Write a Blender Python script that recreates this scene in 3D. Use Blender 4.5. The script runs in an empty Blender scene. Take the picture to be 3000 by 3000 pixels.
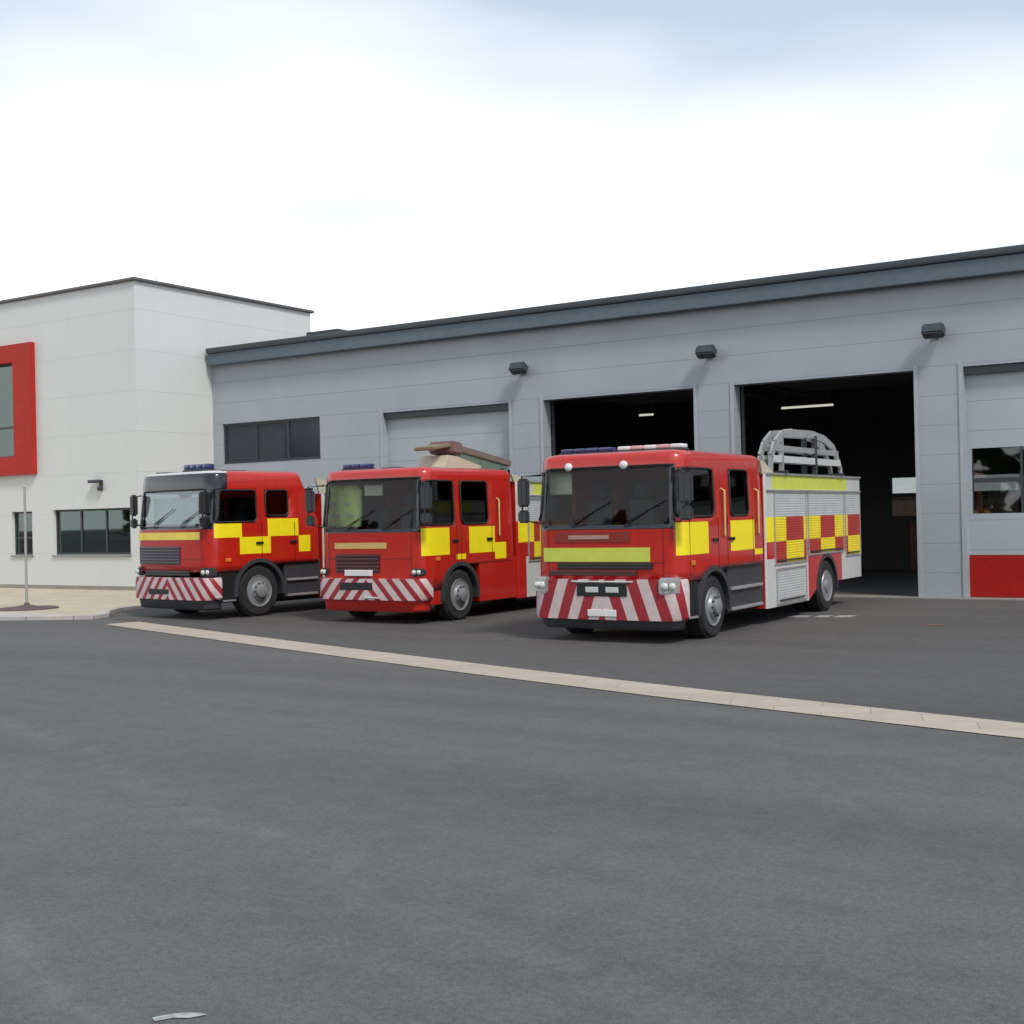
import bpy, bmesh, math, random
from mathutils import Vector, Matrix
random.seed(7)
R = math.radians
scn = bpy.context.scene
COL = scn.collection

# ------------------------------------------------------------------ materials
def s2l(c):
    return tuple(((v/255)/12.92 if v/255 <= .04045 else (((v/255)+.055)/1.055)**2.4) for v in c)

class NT:
    def __init__(s, m):
        m.use_nodes = True
        s.t = m.node_tree; s.n = s.t.nodes; s.l = s.t.links
        s.b = s.n.get('Principled BSDF'); s.out = s.n.get('Material Output')
        s._oc = None
    def oc(s):
        if s._oc is None:
            s._oc = s.n.new('ShaderNodeTexCoord')
        return s._oc.outputs['Object']
    def math(s, op, a, b=None, c=None):
        n = s.n.new('ShaderNodeMath'); n.operation = op
        for i, v in enumerate((a, b, c)):
            if v is None: continue
            if isinstance(v, (int, float)): n.inputs[i].default_value = v
            else: s.l.new(v, n.inputs[i])
        return n.outputs[0]
    def noise(s, scale, detail=3, rough=.5, vec=None, stretch=None):
        n = s.n.new('ShaderNodeTexNoise'); n.inputs['Scale'].default_value = scale
        n.inputs['Detail'].default_value = detail; n.inputs['Roughness'].default_value = rough
        v = vec or s.oc()
        if stretch:
            mp = s.n.new('ShaderNodeMapping'); s.l.new(v, mp.inputs[0])
            mp.inputs['Rotation'].default_value = (0, 0, stretch[3] if len(stretch) > 3 else 0)
            mp.inputs['Scale'].default_value = stretch[:3]; v = mp.outputs[0]
        s.l.new(v, n.inputs['Vector'])
        return n.outputs['Fac']
    def ramp(s, v, a, b, ca=(0, 0, 0), cb=(1, 1, 1)):
        n = s.n.new('ShaderNodeValToRGB'); e = n.color_ramp.elements
        e[0].position = a; e[1].position = b
        e[0].color = (*ca, 1); e[1].color = (*cb, 1)
        s.l.new(v, n.inputs[0]); return n.outputs[0]
    def mix(s, f, a, b, mode='MIX'):
        n = s.n.new('ShaderNodeMix'); n.data_type = 'RGBA'; n.blend_type = mode
        if isinstance(f, (int, float)): n.inputs[0].default_value = f
        else: s.l.new(f, n.inputs[0])
        for i, v in ((6, a), (7, b)):
            if isinstance(v, tuple): n.inputs[i].default_value = (*v[:3], 1)
            else: s.l.new(v, n.inputs[i])
        return n.outputs[2]
    def sep(s):
        n = s.n.new('ShaderNodeSeparateXYZ'); s.l.new(s.oc(), n.inputs[0]); return n.outputs
    def bump(s, h, strength=.3, dist=.01):
        n = s.n.new('ShaderNodeBump'); n.inputs['Strength'].default_value = strength
        n.inputs['Distance'].default_value = dist
        s.l.new(h, n.inputs['Height']); s.l.new(n.outputs[0], s.b.inputs['Normal'])
    def color(s, c):
        s.l.new(c, s.b.inputs['Base Color'])

def mat(name, col, rough=.5, metal=0, var=.12, nscale=6, coat=0, bump=0, bscale=80, spec=.5):
    m = bpy.data.materials.new(name); t = NT(m)
    t.b.inputs['Roughness'].default_value = rough
    t.b.inputs['Metallic'].default_value = metal
    t.b.inputs['Specular IOR Level'].default_value = spec
    if coat:
        t.b.inputs['Coat Weight'].default_value = coat
        t.b.inputs['Coat Roughness'].default_value = .08
    f = t.noise(nscale, 4, .6)
    lo = tuple(c*(1-var) for c in col); hi = tuple(min(1, c*(1+var)) for c in col)
    t.color(t.ramp(f, .3, .7, lo, hi))
    if bump: t.bump(t.noise(bscale, 2), bump, .004)
    return m

M = {}
M['red'] = mat('red_paint', (.47, .015, .008), .36, var=.09, coat=.8, spec=.35)
M['redsheet'] = mat('red_cladding', (.40, .026, .018), .55, var=.10, spec=.2)
M['doorred'] = mat('red_door_panel', (.36, .012, .010), .5, var=.10, spec=.2)
M['yellow'] = mat('fluorescent_yellow', (.90, .74, .012), .4, var=.05)
M['lime'] = mat('lime_yellow', (.56, .62, .09), .45, var=.06)
M['beige'] = mat('faded_yellow', (.58, .40, .13), .45, var=.08)
M['silver'] = mat('silver_panel', (.58, .59, .57), .45, metal=.15, var=.06)
M['alu'] = mat('aluminium', (.50, .50, .50), .38, metal=.6, var=.1)
M['white'] = mat('white_plastic', (.72, .71, .70), .4, var=.05)
M['cream'] = mat('cream_panel', (.50, .46, .35), .5, var=.06)
M['black'] = mat('black_plastic', (.012, .012, .014), .5, var=.2)
M['blackgloss'] = mat('black_gloss', (.012, .013, .017), .18, var=.2, coat=.5)
M['darkgrey'] = mat('dark_grey_plastic', (.04, .042, .048), .5, var=.15)
M['rubber'] = mat('tyre_rubber', (.016, .016, .017), .85, var=.25, nscale=20)
M['rim'] = mat('rim_grey', (.30, .31, .32), .42, metal=.4, var=.12)
M['seat'] = mat('seat_cloth', (.035, .04, .055), .9, var=.2)
M['hivis'] = mat('hi_vis_cloth', (.75, .92, .32), .8, var=.12, nscale=12)
M['reflect'] = mat('reflective_tape', (.60, .62, .58), .4, var=.05)
M['chassis'] = mat('chassis_black', (.014, .014, .015), .7, var=.3)
M['fascia'] = mat('fascia_blue_grey', (.095, .125, .155), .45, var=.08)
M['gutter'] = mat('gutter_dark', (.040, .050, .056), .45, var=.08)
M['gantry'] = mat('gantry_grey', (.34, .35, .34), .5, metal=.2, var=.15)
M['steel'] = mat('galvanised_steel', (.28, .29, .29), .5, metal=.5, var=.15)
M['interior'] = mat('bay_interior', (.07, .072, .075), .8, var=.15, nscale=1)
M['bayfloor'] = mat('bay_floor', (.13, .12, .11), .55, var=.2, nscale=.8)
M['winframe'] = mat('window_frame_dark', (.035, .04, .045), .45, var=.1)
M['whiteline'] = mat('white_road_paint', (.34, .34, .33), .7, var=.5, nscale=14)
M['cap'] = mat('roof_cap_grey', (.10, .10, .10), .5, var=.1)

def glass(name, tint, refl, base=(1, 1, 1), rough=.02, ior=1.45):
    m = bpy.data.materials.new(name); t = NT(m)
    t.n.remove(t.b)
    tr = t.n.new('ShaderNodeBsdfTransparent'); tr.inputs[0].default_value = (*tint, 1)
    gl = t.n.new('ShaderNodeBsdfGlossy'); gl.inputs['Roughness'].default_value = rough
    gl.inputs['Color'].default_value = (*base, 1)
    fr = t.n.new('ShaderNodeFresnel'); fr.inputs['IOR'].default_value = ior
    f = t.math('ADD', fr.outputs[0], refl)
    f = t.math('MINIMUM', f, 1.0)
    mx = t.n.new('ShaderNodeMixShader')
    t.l.new(f, mx.inputs[0]); t.l.new(tr.outputs[0], mx.inputs[1]); t.l.new(gl.outputs[0], mx.inputs[2])
    t.l.new(mx.outputs[0], t.out.inputs[0])
    return m
M['glass'] = glass('cab_glass', (.80, .86, .83), .0, ior=1.34)
M['glassdark'] = glass('dark_cab_glass', (.32, .36, .36), .01)
M['glassmirror'] = glass('sky_reflecting_glass', (.74, .80, .80), .14, (.8, .92, .97))
M['winglass'] = glass('office_glass', (.22, .30, .27), .10, (.75, .92, .86))
M['doorglass'] = glass('door_glass', (.55, .57, .57), .03)

def emis(name, col, strength, base=(.6, .6, .6)):
    m = bpy.data.materials.new(name); t = NT(m)
    t.b.inputs['Base Color'].default_value = (*base, 1)
    t.b.inputs['Emission Color'].default_value = (*col, 1)
    t.b.inputs['Emission Strength'].default_value = strength
    f = t.noise(30, 1); 
    t.color(t.ramp(f, .2, .8, tuple(b*.9 for b in base), base))
    return m
M['tube'] = emis('lit_tube', (1, .97, .85), .35)
M['lens'] = mat('lamp_lens', (.60, .60, .57), .15, var=.05, coat=1)
M['amber'] = mat('amber_lens', (.7, .2, .02), .3, var=.05, coat=.5)
M['blue'] = mat('blue_lens', (.025, .035, .13), .2, var=.1, coat=.6)
M['rose'] = mat('pale_rose_lens', (.68, .36, .36), .25, var=.05, coat=.5)

def chevron(name, period, slope, w=.5, red=(.33, .02, .03), white=(.62, .50, .50)):
    m = bpy.data.materials.new(name); t = NT(m)
    x, y, z = t.sep()
    ax = t.math('ABSOLUTE', x)
    # run the stripes on round the corner: add y
    v = t.math('ADD', ax, t.math('MULTIPLY', t.math('MAXIMUM', t.math('ADD', y, .09), 0.0), .8))
    v = t.math('ADD', v, t.math('MULTIPLY', z, slope))
    v = t.math('FRACT', t.math('DIVIDE', v, period))
    s = t.math('GREATER_THAN', v, w)
    c = t.mix(s, red, white)
    d = t.noise(9, 4)
    c = t.mix(.18, c, t.ramp(d, .35, .65, (.35, .33, .32), (1, 1, 1)), 'MULTIPLY')
    t.color(c); t.b.inputs['Roughness'].default_value = .45
    return m

def shutter(name, col, metal=.0, rough=.45):
    m = bpy.data.materials.new(name); t = NT(m)
    x, y, z = t.sep()
    v = t.math('FRACT', t.math('MULTIPLY', z, 1/.045))
    f = t.noise(4, 3)
    c = t.ramp(f, .3, .7, tuple(a*.92 for a in col), tuple(min(1, a*1.06) for a in col))
    g = t.math('GREATER_THAN', v, .12)
    c = t.mix(g, tuple(a*.62 for a in col), c)
    t.color(c); t.b.inputs['Roughness'].default_value = rough; t.b.inputs['Metallic'].default_value = metal
    t.bump(t.math('SINE', t.math('MULTIPLY', v, math.pi)), .5, .008)
    return m
M['sh_silver'] = shutter('shutter_silver', (.56, .58, .58), .2)
M['sh_yellow'] = shutter('shutter_yellow', (.86, .68, .02))
M['sh_red'] = shutter('shutter_red', (.42, .035, .025))

# cladding with horizontal joints
def cladding(name, col, pitch, dark=.78, zoff=0.0, vert=None, rough=.45, var=.05):
    m = bpy.data.materials.new(name); t = NT(m)
    x, y, z = t.sep()
    v = t.math('FRACT', t.math('MULTIPLY', t.math('ADD', z, zoff), 1/pitch))
    g = t.math('GREATER_THAN', v, .018/pitch)
    f = t.noise(.9, 5, .6); f2 = t.noise(.5, 3, .5, stretch=(1, 1, .1))
    fm = t.math('MULTIPLY', t.math('ADD', f, f2), .5)
    c = t.ramp(fm, .35, .65, tuple(a*(1-var) for a in col), tuple(a*(1+var) for a in col))
    c = t.mix(g, tuple(a*dark for a in col), c)
    h = g
    if vert:
        u = t.math('FRACT', t.math('MULTIPLY', t.math('ADD', x, y), 1/vert))
        gv = t.math('GREATER_THAN', u, .014/vert)
        c = t.mix(gv, tuple(a*dark for a in col), c)
        h = t.math('MULTIPLY', g, gv)
    t.color(c); t.b.inputs['Roughness'].default_value = rough
    # fine micro-rib of the sheet
    r = t.math('SINE', t.math('MULTIPLY', z, 2*math.pi/.05))
    hh = t.math('ADD', h, t.math('MULTIPLY', r, .05))
    t.bump(hh, .5, .012)
    return m
M['clad'] = cladding('grey_cladding', (.345, .375, .412), .62, .80, .1, var=.07)
M['whiteclad'] = cladding('white_cladding', (.62, .63, .615), 1.15, .90, .05, 6.1, .55, .03)
M['door'] = cladding('grey_door', (.385, .42, .45), .62, .75, .25)
M['doortrim'] = mat('pale_door_trim', (.37, .40, .42), .45, var=.05)

def asphalt(name, a, b, tint=(1, 1, 1)):
    m = bpy.data.materials.new(name); t = NT(m)
    big = t.noise(.10, 4, .55)
    st = t.noise(.5, 5, .6, stretch=(.10, 1.6, 1, R(-16)))
    mid = t.noise(3.5, 8, .8)
    fine = t.noise(95, 4, .85)
    grit = t.noise(26, 5, .85)
    v = t.math('ADD', t.math('MULTIPLY', big, .28), t.math('MULTIPLY', st, .32))
    v = t.math('ADD', v, t.math('MULTIPLY', mid, .40))
    lo = tuple(a*k for k in tint); hi = tuple(b*k for k in tint)
    c = t.ramp(v, .41, .59, lo, hi)
    c = t.mix(.8, c, t.ramp(fine, .34, .64, (.35, .35, .35), (1.0, 1.0, 1.0)), 'MULTIPLY')
    c = t.mix(.6, c, t.ramp(grit, .36, .60, (.42, .42, .42), (1.0, 1.0, 1.0)), 'MULTIPLY')
    # worn wheel tracks running along the yard
    x, y, z = t.sep()
    wob = t.math('MULTIPLY', t.math('SUBTRACT', t.noise(.35, 2), .5), .9)
    ln = t.math('ADD', t.math('ADD', t.math('MULTIPLY', x, .362), t.math('MULTIPLY', y, .932)), wob)
    for off_, wd, amt, colr in ((14.07, .22, .18, (.21, .205, .20)), (15.9, .22, .22, (.21, .205, .20)), (18.2, .35, .30, (.07, .07, .072)), (11.2, .30, .22, (.08, .08, .08)), (20.3, .3, .3, (.075, .075, .075))):
        d_ = t.math('DIVIDE', t.math('ABSOLUTE', t.math('ADD', ln, off_)), wd)
        k_ = t.math('MULTIPLY', t.math('MAXIMUM', t.math('SUBTRACT', 1.0, d_), 0.0), amt)
        k_ = t.math('MULTIPLY', k_, t.ramp(mid, .35, .6))
        c = t.mix(k_, c, colr)
    # small dark spots and pale chips
    vo = t.n.new('ShaderNodeTexVoronoi'); vo.inputs['Scale'].default_value = 60; t.l.new(t.oc(), vo.inputs['Vector'])
    chip = t.math('LESS_THAN', vo.outputs['Distance'], .16)
    c = t.mix(t.math('MULTIPLY', chip, .3), c, (.26, .25, .24))
    # long faint oil and tyre marks
    oil = t.noise(.55, 3, .5)
    c = t.mix(t.math('MULTIPLY', t.ramp(oil, .66, .78), .25), c, (.03, .03, .032))
    t.color(c); t.b.inputs['Roughness'].default_value = .85
    t.bump(t.math('ADD', fine, t.math('MULTIPLY', chip, .4)), .45, .006)
    return m
M['road'] = asphalt('road_asphalt', .115, .175, (1.05, 1, .95))
M['forecourt'] = asphalt('forecourt_asphalt', .088, .135, (1.05, 1, .955))

def paving(name, col, sx, sy, rot=0, joint=.02, var=.12):
    m = bpy.data.materials.new(name); t = NT(m)
    mp = t.n.new('ShaderNodeMapping'); t.l.new(t.oc(), mp.inputs[0]); mp.inputs['Rotation'].default_value = (0, 0, rot)
    br = t.n.new('ShaderNodeTexBrick'); t.l.new(mp.outputs[0], br.inputs['Vector'])
    br.inputs['Scale'].default_value = 1; br.inputs['Brick Width'].default_value = sx
    br.inputs['Row Height'].default_value = sy; br.inputs['Mortar Size'].default_value = joint
    br.inputs['Color1'].default_value = (*[c*(1-var) for c in col], 1)
    br.inputs['Color2'].default_value = (*[c*(1+var) for c in col], 1)
    br.inputs['Mortar'].default_value = (*[c*.55 for c in col], 1)
    f = t.noise(3, 5, .7)
    c = t.mix(.35, br.outputs['Color'], t.ramp(f, .3, .7, (.6, .58, .55), (1, 1, 1)), 'MULTIPLY')
    t.color(c); t.b.inputs['Roughness'].default_value = .85
    t.bump(t.noise(60, 3), .3, .004)
    return m
M['channel'] = paving('drain_channel_concrete', (.43, .37, .305), .9, .36, R(-17), .004, .05)
M['pavement'] = paving('cream_paving', (.50, .435, .33), .6, .6, 0, .008, .07)
M['kerb'] = paving('kerb_concrete', (.46, .43, .41), .9, 5, 0, .012, .08)

# ------------------------------------------------------------------ mesh helpers
class MB:
    def __init__(s): s.bm = bmesh.new()
    def face(s, pts, mi=0):
        vs = [s.bm.verts.new(p) for p in pts]
        f = s.bm.faces.new(vs); f.material_index = mi; return f
    def box(s, x0, x1, y0, y1, z0, z1, mi=0, bev=0, seg=2):
        b = bmesh.new()
        bmesh.ops.create_cube(b, size=1)
        for v in b.verts:
            v.co = Vector(((x0+x1)/2+v.co.x*(x1-x0), (y0+y1)/2+v.co.y*(y1-y0), (z0+z1)/2+v.co.z*(z1-z0)))
        if bev:
            bmesh.ops.bevel(b, geom=list(b.edges), offset=bev, segments=seg, affect='EDGES', profile=.5)
        for f in b.faces: f.material_index = mi
        s.add(b); return s
    def add(s, b, mtx=None):
        if mtx is not None: bmesh.ops.transform(b, matrix=mtx, verts=b.verts)
        me = bpy.data.meshes.new('t'); b.to_mesh(me); b.free()
        s.bm.from_mesh(me); bpy.data.meshes.remove(me)
    def obox(s, center, size, rot, mi=0, bev=0):
        b = bmesh.new(); bmesh.ops.create_cube(b, size=1)
        for v in b.verts: v.co = Vector((v.co.x*size[0], v.co.y*size[1], v.co.z*size[2]))
        if bev: bmesh.ops.bevel(b, geom=list(b.edges), offset=bev, segments=2, affect='EDGES')
        for f in b.faces: f.material_index = mi
        s.add(b, Matrix.Translation(center) @ rot.to_4x4()); return s
    def tube(s, pts, r, n=10, mi=0):
        pts = [Vector(p) for p in pts]; rings = []
        rr = r if isinstance(r, (list, tuple)) else [r]*len(pts)
        for i, p in enumerate(pts):
            d = (pts[min(i+1, len(pts)-1)]-pts[max(i-1, 0)]).normalized()
            up = Vector((0, 0, 1)) if abs(d.z) < .9 else Vector((1, 0, 0))
            a = d.cross(up).normalized(); b = a.cross(d)
            rings.append([s.bm.verts.new(p+(a*math.cos(t)+b*math.sin(t))*rr[i]) for t in [2*math.pi*k/n for k in range(n)]])
        for i in range(len(rings)-1):
            for k in range(n):
                f = s.bm.faces.new((rings[i][k], rings[i][(k+1) % n], rings[i+1][(k+1) % n], rings[i+1][k])); f.material_index = mi
        for rg in (rings[0], list(reversed(rings[-1]))):
            f = s.bm.faces.new(rg); f.material_index = mi
        return s
    def lathe(s, prof, axis='x', center=(0, 0, 0), n=32, mi=0):
        # prof: list of (radius, offset along axis)
        rings = []
        for r, o in prof:
            rg = []
            for k in range(n):
                t = 2*math.pi*k/n
                if axis == 'x': p = (o, r*math.cos(t), r*math.sin(t))
                elif axis == 'y': p = (r*math.cos(t), o, r*math.sin(t))
                else: p = (r*math.cos(t), r*math.sin(t), o)
                rg.append(s.bm.verts.new(Vector(center)+Vector(p)))
            rings.append(rg)
        for i in range(len(rings)-1):
            for k in range(n):
                f = s.bm.faces.new((rings[i][k], rings[i][(k+1) % n], rings[i+1][(k+1) % n], rings[i+1][k])); f.material_index = mi
        for rg in (rings[0], rings[-1]):
            f = s.bm.faces.new(rg); f.material_index = mi
        return s
    def build(s, name, mats, parent=None, smooth=None, solid=None):
        bmesh.ops.remove_doubles(s.bm, verts=s.bm.verts, dist=1e-5)
        bmesh.ops.recalc_face_normals(s.bm, faces=s.bm.faces)
        me = bpy.data.meshes.new(name); s.bm.to_mesh(me); s.bm.free()
        if not isinstance(mats, (list, tuple)): mats = [mats]
        for m in mats: me.materials.append(M[m] if isinstance(m, str) else m)
        if smooth:
            for p in me.polygons: p.use_smooth = True
            me.set_sharp_from_angle(angle=R(smooth))
        o = bpy.data.objects.new(name, me); COL.objects.link(o)
        if parent: o.parent = parent
        if solid:
            md = o.modifiers.new('thick', 'SOLIDIFY'); md.thickness = solid; md.offset = -1
        return o

def tag(o, label=None, cat=None, group=None, kind=None):
    if label: o['label'] = label
    if cat: o['category'] = cat
    if group: o['group'] = group
    if kind: o['kind'] = kind
    return o
def empty(name, loc, rz=0):
    o = bpy.data.objects.new(name, None); COL.objects.link(o)
    o.location = loc; o.rotation_euler = (0, 0, rz); o.empty_display_size = .3
    return o
def copy_tree(o, parent=None):
    c = o.copy(); COL.objects.link(c)
    if parent: c.parent = parent
    for ch in list(o.children): copy_tree(ch, c)
    return c

def wall_holes(mb, x0, x1, z0, z1, y, th, holes, mi=0):
    xs = sorted({x0, x1, *[h[0] for h in holes], *[h[1] for h in holes]})
    zs = sorted({z0, z1, *[h[2] for h in holes], *[h[3] for h in holes]})
    def solid(i, k):
        if i < 0 or k < 0 or i >= len(xs)-1 or k >= len(zs)-1: return False
        cx = (xs[i]+xs[i+1])/2; cz = (zs[k]+zs[k+1])/2
        return not any(h[0] < cx < h[1] and h[2] < cz < h[3] for h in holes)
    for i in range(len(xs)-1):
        for k in range(len(zs)-1):
            if not solid(i, k): continue
            a, b, c, d = xs[i], xs[i+1], zs[k], zs[k+1]
            mb.face([(a, y, c), (b, y, c), (b, y, d), (a, y, d)], mi)
            mb.face([(a, y+th, c), (a, y+th, d), (b, y+th, d), (b, y+th, c)], mi)
            if not solid(i-1, k): mb.face([(a, y, c), (a, y, d), (a, y+th, d), (a, y+th, c)], mi)
            if not solid(i+1, k): mb.face([(b, y, c), (b, y+th, c), (b, y+th, d), (b, y, d)], mi)
            if not solid(i, k-1): mb.face([(a, y, c), (a, y+th, c), (b, y+th, c), (b, y, c)], mi)
            if not solid(i, k+1): mb.face([(a, y, d), (b, y, d), (b, y+th, d), (a, y+th, d)], mi)

# ------------------------------------------------------------------ ground
def sheet(name, pts, z, m, label=None):
    mb = MB(); mb.face([(p[0], p[1], z) for p in pts])
    o = mb.build(name, m); tag(o, kind='structure', label=label); return o
sheet('road', [(-400, -400), (400, -400), (400, 400), (-400, 400)], 0, 'road')
strip_top = [(1.9, -10.15), (2.66, -10.42), (5.45, -11.31), (8.3, -12.22), (12.89, -13.62), (15.95, -14.46), (19.17, -15.22), (24, -16.35), (40, -20.0)]
strip_bot = [(p[0]-.19, p[1]-.68) for p in reversed(strip_top)]
sheet('forecourt', [(-.9, -.0), (-.9, -8.2), (-.2, -9.2), (.6, -9.8)] + strip_top + [(40, 0)], .004, 'forecourt')
mb = MB(); mb.face([(p[0], p[1], .008) for p in strip_top+strip_bot])
o = mb.build('drainage_channel', 'channel'); tag(o, kind='structure')
# raised pavement in front of the white building
pv = [(-60, -2.9), (-60, -24.0), (-14, -15.1), (-4.5, -12.0), (-1.3, -10.85), (-.3, -10.35), (.35, -10.0), (.15, -9.45), (-.5, -8.9), (-1.0, -8.1), (-1.05, 0), (-6.45, 0), (-6.45, -2.9)]
pv = list(reversed(pv))
mb = MB(); n = len(pv)
mb.face([(p[0], p[1], .05) for p in pv], 0)
for i in range(n):
    a = pv[i]; b = pv[(i+1) % n]
    mb.face([(a[0], a[1], 0), (b[0], b[1], 0), (b[0], b[1], .05), (a[0], a[1], .05)], 0)
tag(mb.build('pavement', 'pavement'), kind='structure')
# pale kerb stones along its edge
edge = [(-60, -24.0), (-14, -15.1), (-4.5, -12.0), (-1.3, -10.85), (-.3, -10.35), (.35, -10.0), (.15, -9.45), (-.5, -8.9), (-1.0, -8.1), (-1.05, -.3)]
mb = MB(); w = .9
def off(i, d):
    a = Vector(edge[max(i-1, 0)]); b = Vector(edge[min(i+1, len(edge)-1)]); t = (b-a).normalized()
    return Vector(edge[i])+Vector((-t.y, t.x))*d
for i in range(len(edge)-1):
    w0 = w if i < 4 else .18; w1 = w if i+1 < 4 else .18
    o0, o1 = off(i, -.02), off(i+1, -.02); i0, i1 = off(i, w0), off(i+1, w1)
    mb.face([(*o0, .075), (*o1, .075), (*i1, .075), (*i0, .075)])
    mb.face([(*o0, 0), (*o1, 0), (*o1, .075), (*o0, .075)])
    mb.face([(*i0, .04), (*i1, .04), (*i1, .075), (*i0, .075)])
tag(mb.build('kerb', 'kerb'), kind='structure')
# worn paint marks
mb = MB()
mb.face([(17.47, -23.53, .005), (17.51, -23.55, .005), (17.545, -23.49, .005), (17.60, -23.46, .005), (17.64, -23.40, .005), (17.585, -23.41, .005), (17.54, -23.435, .005), (17.505, -23.47, .005)])
tag(mb.build('painted_mark', 'whiteline'), kind='structure', label='small white paint scrap on the asphalt in the foreground')
mb = MB()
for (a, b) in ((13.42, 13.78), (13.88, 14.12), (14.2, 14.5)):
    y = -5.5+(a-13.4)*.33
    mb.face([(a, y, .009), (b, y+.1, .009), (b, y+.52, .009), (a, y+.42, .009)])
tag(mb.build('painted_mark', 'whiteline'), kind='structure', label='worn white paint marks on the forecourt beside the right-hand fire engine')
mb = MB(); mb.face([(16.2+.16*math.cos(t)*(1+.3*math.sin(3*t)), -6.15+.12*math.sin(t), .009) for t in [k*math.pi/8 for k in range(16)]])
tag(mb.build('stain', mat('rust_stain', (.20, .09, .08), .8)), kind='structure', label='small reddish stain on the forecourt asphalt')

# ------------------------------------------------------------------ fire station
ST = empty('fire_station', (0, 0, 0))
tag(ST, 'long grey metal-clad fire station with a row of tall vehicle doors and dark eaves', 'fire station')
DOORS = [(.07, 4.17), (5.2, 9.3), (10.31, 14.36), (15.37, 19.45), (20.5, 24.6), (25.6, 29.7)]
HEAD = 4.82
mb = MB()
holes = [(a, b, 0, HEAD) for a, b in DOORS]+[(-6.03, -2.2, 3.66, 4.86)]
wall_holes(mb, -6.42, 34, 0, 6.9, 0, .34, holes)
mb.box(34, 34.3, 0, 12.3, 0, 6.9)
mb.box(-6.42, -6.2, .34, 12.3, 0, 6.9)
mb.build('wall', 'clad', ST)
# rear wall with glazed rear doors
REARW = []
mb = MB()
for a, b in DOORS: REARW += [(a+.15, b-.15, 2.36, 2.84), (a+.15, b-.15, 1.66, 2.24)]
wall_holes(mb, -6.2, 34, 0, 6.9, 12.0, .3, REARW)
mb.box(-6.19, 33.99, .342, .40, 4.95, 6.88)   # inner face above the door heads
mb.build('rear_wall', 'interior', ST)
for h in REARW:
    mb = MB(); mb.box(h[0], h[1], 12.1, 12.12, h[2], h[3]); p = mb.build('window', 'doorglass', ST)
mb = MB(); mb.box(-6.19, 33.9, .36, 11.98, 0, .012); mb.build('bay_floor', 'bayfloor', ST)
mb = MB(); mb.box(-6.42, 34.3, -.02, 12.3, 6.92, 7.02); 
for k in range(7): mb.box(-6+5.6*k, -5.8+5.6*k, .42, 11.9, 6.3, 6.915)
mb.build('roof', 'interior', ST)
mb = MB(); mb.box(-6.30, 34.4, -.30, -.12, 6.62, 6.96, bev=.01); mb.box(-6.30, 34.4, -.12, -.003, 6.62, 6.66); mb.build('fascia', 'fascia', ST)
mb = MB(); mb.box(-6.32, 34.4, -.36, -.06, 6.965, 7.13, bev=.03); mb.build('gutter', 'gutter', ST, smooth=40)
# concrete apron and threshold
mb = MB(); mb.box(-6.3, 34, -.35, .355, 0.0045, .02); mb.build('threshold', mat('threshold_concrete', (.24, .22, .20), .8, var=.15, nscale=4), ST)
# high dark window at left
mb = MB(); mb.box(-6.03, -2.2, .05, .14, 3.66, 3.74); mb.box(-6.03, -2.2, .05, .14, 4.78, 4.86)
for x in (-6.03, -4.75, -3.5, -2.28): mb.box(x, x+.08, .052, .138, 3.74, 4.78)
wf = mb.build('window', 'winframe', ST)
mb = MB(); mb.box(-5.95, -2.28, .09, .10, 3.74, 4.78); mb.build('pane', mat('dark_tinted_pane', (.028, .032, .045), .12, var=.15), wf)
# pale jamb trims of every opening
for a, b in DOORS:
    for x0 in (a-.09, b+.004):
        mb = MB(); mb.box(x0, x0+.086, -.025, -.004, 0, HEAD+.08); mb.build('door_trim', 'doortrim', ST)
# closed sectional doors
def closed_door(a, b):
    y = .20
    mb = MB(); hs = []
    w = (b-a-.1)
    mb2 = MB()
    wall_holes(mb, a, b, .90, HEAD, y, .05, [(a+.09, b-.09, 1.76, 3.12)])
    d = mb.build('sectional_door', 'door', ST)
    mb = MB(); mb.box(a+.003, b-.003, y-.006, y+.05, .03, .893); mb.build('bottom_panel', 'doorred', d)
    mb = MB(); mb.box(a+.09, b-.09, y+.005, y+.045, 2.40, 2.50)
    n = 4
    for k in range(n+1):
        x = a+.09+(b-a-.18)*k/n; mb.box(x-.025, x+.025, y+.004, y+.046, 1.76, 3.12)
    mb.build('window_frame', 'winframe', d)
    mb = MB(); mb.box(a+.1, b-.1, y+.02, y+.03, 1.77, 3.11); mb.build('pane', 'doorglass', d)
    mb = MB(); mb.box(a+.002, b-.002, .06, y-.01, HEAD-.16, HEAD-.003); mb.build('head_shade', 'gutter', d)  # dark strip painting the recess shade under the door head
for i, (a, b) in enumerate(DOORS):
    if i in (0, 3, 4, 5): closed_door(a, b)
    else:
        mb = MB()   # raised door folded under the roof on its tracks
        for k in range(4): mb.box(a+.1, b-.1, 1.0+k*.9, 1.86+k*.9, 4.98, 5.03)
        d = mb.build('sectional_door', 'interior', ST)
        for x in (a+.02, b-.08):
            mb = MB(); mb.box(x, x+.06, .36, .42, .02, 4.9); mb.box(x, x+.06, .36, 4.8, 4.9, 4.96)
            mb.build('track', 'darkgrey', d)
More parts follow.
